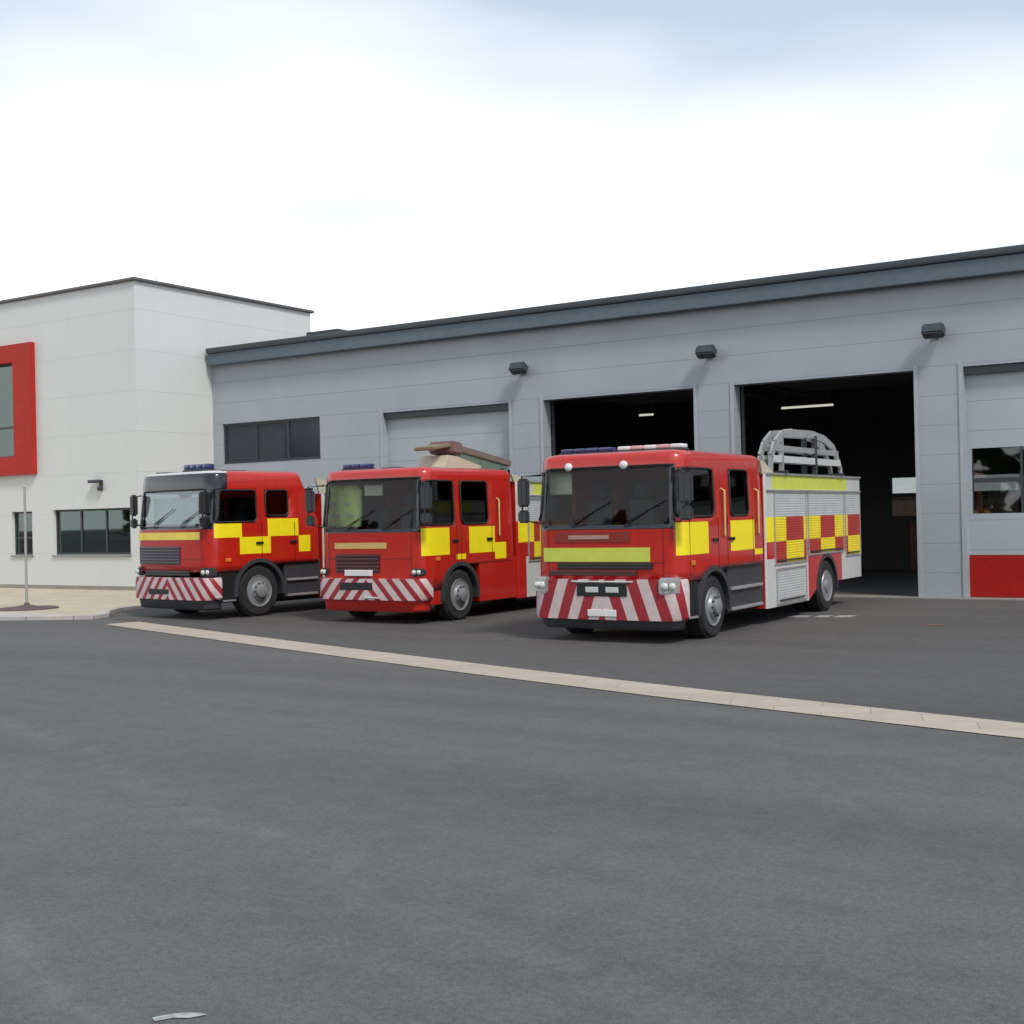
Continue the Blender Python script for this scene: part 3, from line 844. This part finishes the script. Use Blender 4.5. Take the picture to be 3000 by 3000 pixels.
    # roof equipment
    for (kind, x0, x1, y0, y1, h) in P['roofbits']:
        mb = MB(); mb.box(x0, x1, y0, y1, zt-.01, zt+h*.3, bev=.01)
        r = mb.build('light_bar' if kind in ('bluebar', 'mixbar') else ('air_horn_box' if kind == 'dark' else 'roof_hatch'), 'darkgrey' if kind != 'red' else 'red', T)
        if kind in ('bluebar', 'mixbar'):
            n = max(1, round((x1-x0)/.22))
            for k in range(n):
                a = x0+(x1-x0)*k/n+.01; b = x0+(x1-x0)*(k+1)/n-.01
                mb = MB(); mb.box(a, b, y0+.02, y1-.02, zt+h*.3+.001, zt+h, bev=.02)
                mb.build('lamp', 'blue' if kind == 'bluebar' else ('rose' if k % 2 else 'white'), r, smooth=40)
    # ------------- rear body
    B0, B1 = P['body0'], P['len']; bt = P['bodytop']; ry = P['rear_y']
    cols = P['cols']; z_a, z_b, z_c = .93, 1.39, 1.81
    def cell(y, z):
        for i in range(len(cols)-1):
            if cols[i] <= y < cols[i+1]:
                if z_b <= z < z_c: return 1 if i % 2 == 0 else 0
                if z_a <= z < z_b: return 0 if i % 2 == 0 else 1
        return None
    hb = ring_half(w, B1-B0, .03, .03, [0, .6], sorted({c-B0 for c in cols if B0 < c < B1} | {ry-B0+ar*math.cos(math.pi*k/12) for k in range(13)} | {5.42-B0, 7.35-B0, B0-B0+.32}))
    def zbb(x, y):
        base = .28 if y+B0 < ry else .55
        d = ar*ar-(y+B0-ry)**2
        if d > 0: base = max(base, wr+math.sqrt(d))
        return base
    zrows = [z_b, z_c, bt-.27, bt-.03]
    rows = [lambda x, y, f=f: (x, y, zbb(x, y)*(1-f)+1.10*f) for f in (0, .5, 1)]
    rows += [lambda x, y, z=z: (x, y, z) for z in zrows]
    rows += [lambda x, y: (x*.985, y*.995+.01, bt)]
    def bcol(x, y, z):
        yy = y+B0
        if abs(x) < w-.05: return 0 if y < 1 else 2
        c = cell(yy, z)
        if z > bt-.27: return 4 if B0+.55 < yy < B1-.8 else 2
        if c is not None and z > 1.1: return c
        if z > z_c: return 2
        if 5.42 < yy < 7.35: return 0
        if yy < B0+.32 and P.get('redfront'): return 0
        return 2
    mb, _ = loft(hb, rows, lambda x, y, z: (x, y+B0, z), bcol, None, 6)
    body = mb.build('locker_body', MATS, T, smooth=32)
    # roller shutters
    for sx in (-1, 1):
        for (a, b, c, d) in P['shutters']:
            mb = MB(); ysx = sorted({a, b} | {q for q in cols if a < q < b}); zsx = sorted({c, d} | {q for q in (z_a, z_b, z_c) if c < q < d})
            X = sx*(w+.008)
            for i in range(len(ysx)-1):
                for j in range(len(zsx)-1):
                    ym, zm = (ysx[i]+ysx[i+1])/2, (zsx[j]+zsx[j+1])/2
                    cc = cell(ym, zm); mi = {None: 0, 1: 1, 0: 2}[cc]
                    q = [(X, ysx[i], zsx[j]), (X, ysx[i+1], zsx[j]), (X, ysx[i+1], zsx[j+1]), (X, ysx[i], zsx[j+1])]
                    mb.face(q, mi)
            s = mb.build('roller_shutter', ['sh_silver', 'sh_yellow', 'sh_red'], body)
            mb = MB(); e = .03; x0, x1 = sorted((sx*(w-.002), sx*(w+.022)))
            mb.box(x0, x1, a-e, a, c-e, d+e); mb.box(x0, x1, b, b+e, c-e, d+e); mb.box(x0, x1, a, b, d, d+e); mb.box(x0, x1, a, b, c-e, c)
            mb.build('shutter_frame', 'alu', s)
            mb = MB(); mb.box(x0, x1+(.02 if sx > 0 else 0), a+.1, b-.1, c+.03, c+.055, bev=.006); mb.build('pull_bar', 'darkgrey', s)
        # gutter rail at body top and rear lamps
        x0, x1 = sorted((sx*(w-.002), sx*(w+.03)))
        mb = MB(); mb.box(x0, x1, B0+.05, B1-.03, bt-.30, bt-.275); mb.box(x0, x1, B0+.05, B1-.03, bt-.02, bt+.01); mb.build('rail', 'alu', body)
        mb = MB(); mb.box(*sorted((sx*(w-.2), sx*(w-.08))), B1-.002, B1+.04, 1.0, 1.3, bev=.01); mb.build('tail_light', 'amber', body)
    mb = MB(); mb.box(-1.0, 1.0, B1-.002, B1+.014, .7, 2.2); mb.build('rear_shutter', 'sh_silver', body)
    # headboard between cab and body
    mb = MB()
    for sx in (-1, 1):
        x0, x1 = sorted((sx*(w-.05), sx*(w-.01)))
        pts = [(B0-.06, bt-.02), (B0+.45, bt+.012), (B0+.05, min(zt-.12, bt+.3)), (B0-.16, min(zt-.10, bt+.32))]
        mb.face([(x0, y, z) for y, z in pts]); mb.face([(x1, y, z) for y, z in pts])
        for i in range(4):
            a, b = pts[i], pts[(i+1) % 4]; mb.face([(x0, *a), (x1, *a), (x1, *b), (x0, *b)])
    mb.build('wind_deflector', 'cream', body)
    return T

std_cols = [3.37, 4.30, 5.19, 6.12, 6.95, 7.75, 8.66]
base = dict(cabL=3.25, roof=2.84, wheel_y=1.14, wheel_r=.48, windows=[(.05, 1.22, 1.86, 2.58), (1.86, 2.62, 1.86, 2.58)], wz=(1.86, 2.58),
            screen=(1.76, 2.60, 1.06), rake=.13, check=[], bottom=(.92, 1.06), shuts=(.30, 1.36, 1.72, 2.78), handles=(1.22, 1.86), grabs=(1.54, 2.95),
            glass='glass', bumper=(.35, .95), chev=(.36, .34, .5), bumper_bits=[], headlight=(.92, 1.23, .74, 1.0), valance=(.20, .36, 'darkgrey'),
            front=[], roofbits=[], rear_y=6.46, body0=3.34, len=8.62, bodytop=2.55, cols=std_cols, skirt='black',
            shutters=[(3.75, 5.30, 1.02, 2.22), (5.45, 7.45, 1.12, 2.22), (7.60, 8.52, 1.02, 2.22), (3.80, 5.25, .34, .90)])

# right-hand engine
P3 = dict(base); P3.update(loc=(13.69-1.25, -10.37, 0),
    label='nearest and rightmost fire engine with broad lime front stripe and tall red-and-white bumper chevrons',
    check=[(.05, .98, 1.30, 1.78, 1), (1.84, 2.84, 1.30, 1.78, 1), (2.84, 3.25, 1.21, 1.30, 1)],
    extra_z=(1.30,), markers=(-.63, .32), visors=[(-1.12, -.72, 2.24, 2.58)], hl_y=-.07, hl_mat='alu', headlight=(.94, 1.22, .73, .98), roof=2.86,
    front=[('stripe', -1.06, .76, 1.21, 1.42, 'lime', .006), ('grille', -.80, .80, 1.10, 1.185, 'black', .016, 2), ('lower_grille', -.95, .55, 1.00, 1.07, mat('dull_dark_red', (.07, .012, .01), .4), .014, 2), ('badge_panel', -.85, .45, 1.50, 1.66, mat('dull_red', (.24, .022, .016), .4), .010), ('badge', -.60, .10, 1.55, 1.61, mat('pale_badge', (.42, .24, .21), .4), .018)],
    bumper_bits=[(-.42, .42, .70, .90, 'black'), (-.27, -.05, .755, .84, 'lens'), (.07, .29, .755, .84, 'lens'), (-.52, .52, .905, .93, 'silver'), (-.24, .24, .40, .50, 'white')],
    roofbits=[('bluebar', -1.0, -.1, .42, .68, .09), ('mixbar', .0, 1.1, .42, .68, .09)])
fire_engine(P3)
# middle engine
P2 = dict(base); P2.update(loc=(7.99-1.25, -8.9, 0), cabL=3.0, body0=3.12,
    label='middle fire engine with a yellow-green jacket behind its windscreen and a ladder on its roof',
    windows=[(.05, .95, 1.80, 2.60), (1.18, 2.08, 1.80, 2.60)], wz=(1.80, 2.60), wheel_y=1.10,
    check=[(.05, .78, 1.24, 1.74, 1), (1.42, 2.30, 1.24, 1.74, 1), (2.30, 2.70, 1.10, 1.42, 1), (1.0, 1.30, 1.14, 1.24, 1)], z1=1.10, extra_z=(1.14, 1.24, 1.42),
    screen=(1.74, 2.63, 1.06), bottom=(.62, 1.04), shuts=(1.02, 1.16, 2.2), handles=(.95, 2.1), grabs=(2.42,), skirt='red', visors=[(-.35, .08, 2.36, 2.56)], bumper=(.44, .83), chev=(.30, .9, .45),
    valance=(.22, .46, 'red'), headlight=(.98, 1.20, .88, 1.02), roof=2.86,
    front=[('stripe', -.82, .42, 1.38, 1.49, 'beige', .006), ('grille', -.78, .26, .94, 1.28, mat('dark_red_grille', (.05, .006, .006), .4), .012, 5)],
    bumper_bits=[(-.62, .15, .62, .76, 'black'), (-.50, .12, .88, .99, 'white'), (-.05, .3, .47, .50, 'silver')],
    roofbits=[('bluebar', -1.0, -.35, .42, .66, .12), ('dark', -.1, .3, .5, .8, .10)],
    cols=[3.16, 3.75, 4.60, 5.5, 6.3, 7.1, 7.9], len=7.9, rear_y=5.9, redfront=True, bodytop=2.62,
    shutters=[(3.55, 5.0, 1.02, 2.25), (5.15, 6.7, 1.12, 2.25), (6.85, 7.8, 1.02, 2.25)])
fire_engine(P2)
# left engine
rz = R(-5.8)
c1 = Vector((3.29, -9.52, 0)) - Matrix.Rotation(rz, 3, 'Z') @ Vector((1.25, 0, 0))
P1 = dict(base); P1.update(loc=tuple(c1), rz=rz, cabL=2.85, body0=2.95, roof=2.96,
    label='leftmost fire engine with black windscreen surround and roof lamps, angled away towards the white building',
    windows=[(.12, 1.15, 1.93, 2.56), (1.39, 1.99, 2.04, 2.56)], wz=(1.93, 2.56), wheel_y=1.19, wheel_r=.52,
    check=[(.12, .76, 1.62, 1.90, 1), (1.43, 2.26, 1.62, 1.98, 1), (.70, 1.50, 1.28, 1.62, 1), (2.26, 2.58, 1.28, 1.62, 1)], extra_z=(1.28, 1.62, 1.90),
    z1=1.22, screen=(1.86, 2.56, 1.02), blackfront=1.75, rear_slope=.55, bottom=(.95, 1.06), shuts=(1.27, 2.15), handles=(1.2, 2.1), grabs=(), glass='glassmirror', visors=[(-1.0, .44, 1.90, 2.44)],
    bumper=(.40, .84), chev=(.27, .8, .45), valance=(.20, .41, 'darkgrey'), headlight=(.98, 1.22, .86, 1.04), front_step=True,
    front=[('stripe', -1.1, .92, 1.59, 1.74, mat('dull_yellow', (.86, .66, .10), .4), .006), ('grille', -1.05, .32, 1.10, 1.46, mat('purple_grey_grille', (.035, .028, .04), .4), .012, 6), ('lower_grille', -.85, .6, .87, .97, 'black', .010, 2)],
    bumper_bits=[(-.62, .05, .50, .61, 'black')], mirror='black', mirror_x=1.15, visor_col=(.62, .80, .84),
    roofbits=[('dark', -1.05, -.75, .4, .6, .10), ('white', -.6, .9, .45, 1.2, .06), ('bluebar', -.1, .7, .36, .58, .15)],
    len=7.6, rear_y=5.6, cols=[2.98, 3.7, 4.5, 5.3, 6.1, 6.9, 7.62], bodytop=2.5,
    shutters=[(3.3, 4.8, 1.02, 2.15), (4.95, 6.5, 1.14, 2.15), (6.65, 7.5, 1.02, 2.15)])
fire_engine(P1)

# ladders and gear riding on the engines (things of their own)
def ladder_gear(loc, label):
    t = empty('ladder_gantry', loc); tag(t, label, 'ladder')
    A = [(3.75, .02), (3.80, .30), (3.98, .52), (4.35, .70), (4.9, .74), (5.9, .76), (6.6, .70), (7.15, .55), (7.55, .18), (7.6, .02)]
    for sx in (-1, 1):
        x = sx*.10
        mb = MB()
        # flat side beam following the arch
        for i in range(len(A)-1):
            (y0, z0), (y1, z1) = A[i], A[i+1]; d = Vector((y1-y0, z1-z0)).normalized(); nn = Vector((-d.y, d.x))*.07
            q = [(y0-nn.x, z0-nn.y), (y1-nn.x, z1-nn.y), (y1+nn.x, z1+nn.y), (y0+nn.x, z0+nn.y)]
            mb.face([(x-.02, *p) for p in q]); mb.face([(x+.02, *p) for p in q])
            for j in range(4): a, b = q[j], q[(j+1) % 4]; mb.face([(x-.02, *a), (x+.02, *a), (x+.02, *b), (x-.02, *b)])
        mb.build('side_beam', 'gantry', t)
        mb = MB(); mb.box(x-.025, x+.025, 3.9, 7.4, .40, .50); mb.build('rail', 'alu', t)
        mb = MB(); mb.box(x-.03, x+.03, 3.85, 7.5, .20, .32); mb.build('rail', 'silver', t)
        mb = MB(); mb.box(x-.035, x+.035, 6.0, 6.12, .0, .74); mb.build('post', 'darkgrey', t)
        mb = MB(); mb.box(x-.035, x+.035, 4.25, 4.33, .0, .62); mb.build('post', 'alu', t)
    for k in range(11):
        mb = MB(); mb.tube([(-.09, 4.0+k*.33, .26), (.09, 4.0+k*.33, .26)], .018, 8); mb.build('rung', 'alu', t)
    for y, z in ((4.9, .74), (6.3, .72)):
        mb = MB(); mb.box(-.08, .08, y, y+.06, z, z+.08); mb.build('crossbar', 'white', t)
    for y in (4.0, 7.1):
        mb = MB(); mb.box(-.30, .30, y, y+.1, .0, .05); mb.build('roof_bar', 'darkgrey', t)
    return t
ladder_gear((13.69-1.25+1.02, -10.37+.22, 2.56), 'pale arched ladder gantry lying on the locker roof of the nearest fire engine')

t = empty('ladder', (6.95, -6.85, -.03)); tag(t, 'folded ladder resting at a slope over the roof of the middle fire engine', 'ladder')
def slope_pt(x, s, up=0): # s 0 at high front end, 1 at low rear end
    return Vector((x, s*2.1, 3.34-.28*s+up))
for sx in (-1, 1):
    mb = MB()
    x = sx*.26; q = [slope_pt(x, 0), slope_pt(x, 1)]
    ang = math.atan2(-.28, 2.1)
    mb.obox((q[0]+q[1])/2, (.045, 2.12, .13), Matrix.Rotation(ang, 3, 'X'), bev=.01); mb.build('side_rail', mat('ladder_bronze', (.24, .19, .15), .5, metal=.3), t)
for k in range(12):
    p = slope_pt(0, .06+k*.08); mb = MB(); mb.tube([(-.25, p.y, p.z), (.25, p.y, p.z)], .018, 8); mb.build('rung', 'alu', t)
mb = MB(); mb.obox(slope_pt(0, .06, .0), (.60, .34, .24), Matrix.Rotation(R(-6), 3, 'X'), bev=.03); mb.build('head_bracket', mat('bracket_mauve', (.20, .12, .12), .6), t, smooth=40)
mb = MB(); mb.obox(Vector((0, -.30, 3.33)), (.5, .62, .07), Matrix.Rotation(R(8), 3, 'X'), bev=.02); mb.build('front_arm', mat('arm_bronze', (.22, .17, .10), .6), t, smooth=40)
mb = MB()
pr = [(-.40, 2.90), (.9, 2.90), (.9, 2.98), (.05, 3.15), (-.22, 3.17)]
for x in (-.32, .32): mb.face([(x, y, z) for y, z in pr])
for i in range(5):
    a, b = pr[i], pr[(i+1) % 5]; mb.face([(-.32, *a), (.32, *a), (.32, *b), (-.32, *b)])
mb.build('ladder_rest', 'cream', t)
mb = MB()
for x in (-.25, .25): mb.face([(x, .15, 3.30), (x, 2.0, 3.02), (x, 2.0, 2.88), (x, .15, 2.95)])
mb.face([(-.25, .15, 3.30), (.25, .15, 3.30), (.25, .15, 2.95), (-.25, .15, 2.95)]); mb.face([(-.25, 2.0, 3.02), (.25, 2.0, 3.02), (.25, 2.0, 2.88), (-.25, 2.0, 2.88)])
mb.face([(-.25, .15, 3.30), (.25, .15, 3.30), (.25, 2.0, 3.02), (-.25, 2.0, 3.02)])
mb.build('side_panel', mat('grey_green_panel', (.14, .19, .15), .5), t)
mb = MB(); mb.box(-.3, .3, 1.7, 1.8, 2.84, 2.95); mb.build('rear_rest', 'darkgrey', t)

# hi-vis jacket hung behind the middle windscreen
t = empty('hi_vis_jacket', (7.99-2.22, -8.9+.50, 1.78)); tag(t, 'yellow-green high visibility jacket hanging behind the middle engine windscreen', 'jacket')
mb = MB(); b = bmesh.new(); bmesh.ops.create_grid(b, x_segments=14, y_segments=16, size=.5)
for v in b.verts:
    u, h = v.co.x, v.co.y
    wdt = .74*(1.05-.12*(h+.5))+(.05 if h > .30 else 0)
    if h > .36: wdt *= 1-(h-.36)*2.2
    v.co = Vector((u*wdt, .035*math.sin(u*14+h*3)+.08*u*u, (h+.5)*.80))
mb.add(b); o = mb.build('cloth', 'hivis', t, smooth=80); md = o.modifiers.new('th', 'SOLIDIFY'); md.thickness = .05
for z in (.20, .42):
    mb = MB(); mb.box(-.23, .23, -.060, -.045, z, z+.055); mb.build('reflective_band', 'reflect', t)

# wood added out of view behind the camera to darken windscreen and paint reflections
mb = MB(); bmw = bmesh.new()
rnd = random.Random(3)
for k in range(2600):
    x = rnd.uniform(-90, 70); top = 11+3.5*math.sin(x*.21)+2*math.sin(x*.57+1)
    z = rnd.random()**.7*top; y = -75+rnd.uniform(-4, 4)-6*(z/top)
    c = Vector((x, y, z)); q = Matrix.Rotation(rnd.random()*6.28, 3, 'Z') @ Matrix.Rotation(rnd.random()*3, 3, 'X'); sz = rnd.uniform(.7, 1.9)
    mb.face([c+q @ Vector(p)*sz for p in ((-1, -.5, 0), (.2, -1, .2), (1, .1, 0), (.3, .9, -.2), (-.7, .8, .1))])
mb.build('reflection_wood', mat('foliage', (.045, .07, .022), .8, var=.4, nscale=.3))['kind'] = 'stuff'
# ------------------------------------------------------------------ camera
CAM = dict(C=(21.3, -26.85, 1.93), a=32.5, pitch=.17, roll=1.26, F=2348.)
a, pt, rl = R(CAM['a']), R(CAM['pitch']), R(CAM['roll'])
f = Vector((-math.sin(a)*math.cos(pt), math.cos(a)*math.cos(pt), math.sin(pt)))
r = Vector((math.cos(a), math.sin(a), 0)); u = r.cross(f)
RR = r*math.cos(rl)-u*math.sin(rl); UU = u*math.cos(rl)+r*math.sin(rl)
cd = bpy.data.cameras.new('camera'); cam = bpy.data.objects.new('camera', cd); COL.objects.link(cam)
mw = Matrix((RR, UU, -f)).transposed().to_4x4(); mw.translation = Vector(CAM['C'])
cam.matrix_world = mw
cd.sensor_width = 36; cd.lens = 36*CAM['F']/1932; cd.clip_end = 2000
scn.camera = cam

# ------------------------------------------------------------------ light
EL, AZ = 50, 118    # sun elevation, and azimuth clockwise from +Y
w = bpy.data.worlds.new('World'); scn.world = w; w.use_nodes = True
n = w.node_tree.nodes; l = w.node_tree.links
bg = n['Background']; sky = n.new('ShaderNodeTexSky'); sky.sky_type = 'NISHITA'; sky.sun_disc = False
sky.sun_elevation = R(EL); sky.sun_rotation = R(AZ); sky.dust_density = 2; sky.air_density = 1
tc = n.new('ShaderNodeTexCoord'); mp = n.new('ShaderNodeMapping'); mp.inputs['Scale'].default_value = (1.0, 1.0, 3.2)
mp.inputs['Rotation'].default_value = (0, R(8), R(20))
l.new(tc.outputs['Generated'], mp.inputs[0])
nz = n.new('ShaderNodeTexNoise'); nz.inputs['Scale'].default_value = 2.3; nz.inputs['Detail'].default_value = 2; nz.inputs['Roughness'].default_value = .5
l.new(mp.outputs[0], nz.inputs['Vector'])
sp = n.new('ShaderNodeSeparateXYZ'); l.new(tc.outputs['Generated'], sp.inputs[0])
# cloud cover: thick near the horizon, thinner overhead
m1 = n.new('ShaderNodeMath'); m1.operation = 'MULTIPLY_ADD'; l.new(sp.outputs[2], m1.inputs[0]); m1.inputs[1].default_value = -2.2; m1.inputs[2].default_value = .72
m2 = n.new('ShaderNodeMath'); m2.operation = 'ADD'; l.new(m1.outputs[0], m2.inputs[0]); l.new(nz.outputs['Fac'], m2.inputs[1])
cr = n.new('ShaderNodeValToRGB'); cr.color_ramp.elements[0].position = .15; cr.color_ramp.elements[1].position = .95
cr.color_ramp.elements[0].color = (.86, .86, .86, 1); cr.color_ramp.elements[1].color = (1, 1, 1, 1)
dp = n.new('ShaderNodeVectorMath'); dp.operation = 'DOT_PRODUCT'; l.new(tc.outputs['Generated'], dp.inputs[0]); dp.inputs[1].default_value = (.843, .537, 0)
m3 = n.new('ShaderNodeMath'); m3.operation = 'MULTIPLY'; l.new(dp.outputs['Value'], m3.inputs[0]); l.new(sp.outputs[2], m3.inputs[1])
m4 = n.new('ShaderNodeMath'); m4.operation = 'MULTIPLY_ADD'; l.new(m3.outputs[0], m4.inputs[0]); m4.inputs[1].default_value = -1.1; l.new(m2.outputs[0], m4.inputs[2])
l.new(m4.outputs[0], cr.inputs[0])
nz2 = n.new('ShaderNodeTexNoise'); nz2.inputs['Scale'].default_value = 2.6; nz2.inputs['Detail'].default_value = 4; nz2.inputs['Roughness'].default_value = .38; l.new(mp.outputs[0], nz2.inputs['Vector'])
cc = n.new('ShaderNodeValToRGB'); cc.color_ramp.elements[0].position = .0; cc.color_ramp.elements[1].position = .48
cc.color_ramp.elements[0].color = (3.75, 4.4, 5.1, 1); cc.color_ramp.elements[1].color = (8.8, 8.9, 9.0, 1)
q1 = n.new('ShaderNodeMath'); q1.operation = 'MULTIPLY_ADD'; l.new(sp.outputs[2], q1.inputs[0]); q1.inputs[1].default_value = -1.8; q1.inputs[2].default_value = .30
dq = n.new('ShaderNodeVectorMath'); dq.operation = 'DOT_PRODUCT'; l.new(tc.outputs['Generated'], dq.inputs[0]); dq.inputs[1].default_value = (.843, .537, 0)
q3 = n.new('ShaderNodeMath'); q3.operation = 'MULTIPLY_ADD'; l.new(dq.outputs['Value'], q3.inputs[0]); q3.inputs[1].default_value = -.25; l.new(q1.outputs[0], q3.inputs[2])
q2 = n.new('ShaderNodeMath'); q2.operation = 'MULTIPLY_ADD'; l.new(nz2.outputs['Fac'], q2.inputs[0]); q2.inputs[1].default_value = .85; l.new(q3.outputs[0], q2.inputs[2])
l.new(q2.outputs[0], cc.inputs[0])
mx = n.new('ShaderNodeMix'); mx.data_type = 'RGBA'; l.new(cr.outputs[0], mx.inputs[0]); l.new(sky.outputs[0], mx.inputs[6]); l.new(cc.outputs[0], mx.inputs[7])
l.new(mx.outputs[2], bg.inputs[0]); bg.inputs[1].default_value = .10
sd = bpy.data.lights.new('sun', 'SUN'); sd.energy = 1.5; sd.angle = R(12); sd.color = (1, .96, .90)
so = bpy.data.objects.new('sun', sd); COL.objects.link(so)
dirv = Vector((math.sin(R(AZ))*math.cos(R(EL)), math.cos(R(AZ))*math.cos(R(EL)), math.sin(R(EL))))
so.rotation_euler = dirv.to_track_quat('Z', 'Y').to_euler(); so.location = (0, -20, 30)
scn.view_settings.view_transform = 'Standard'; scn.view_settings.look = 'None'
scn.view_settings.exposure = .74; scn.view_settings.gamma = 1
scn.render.engine = 'CYCLES'
scn.cycles.max_bounces = 8; scn.cycles.transparent_max_bounces = 12
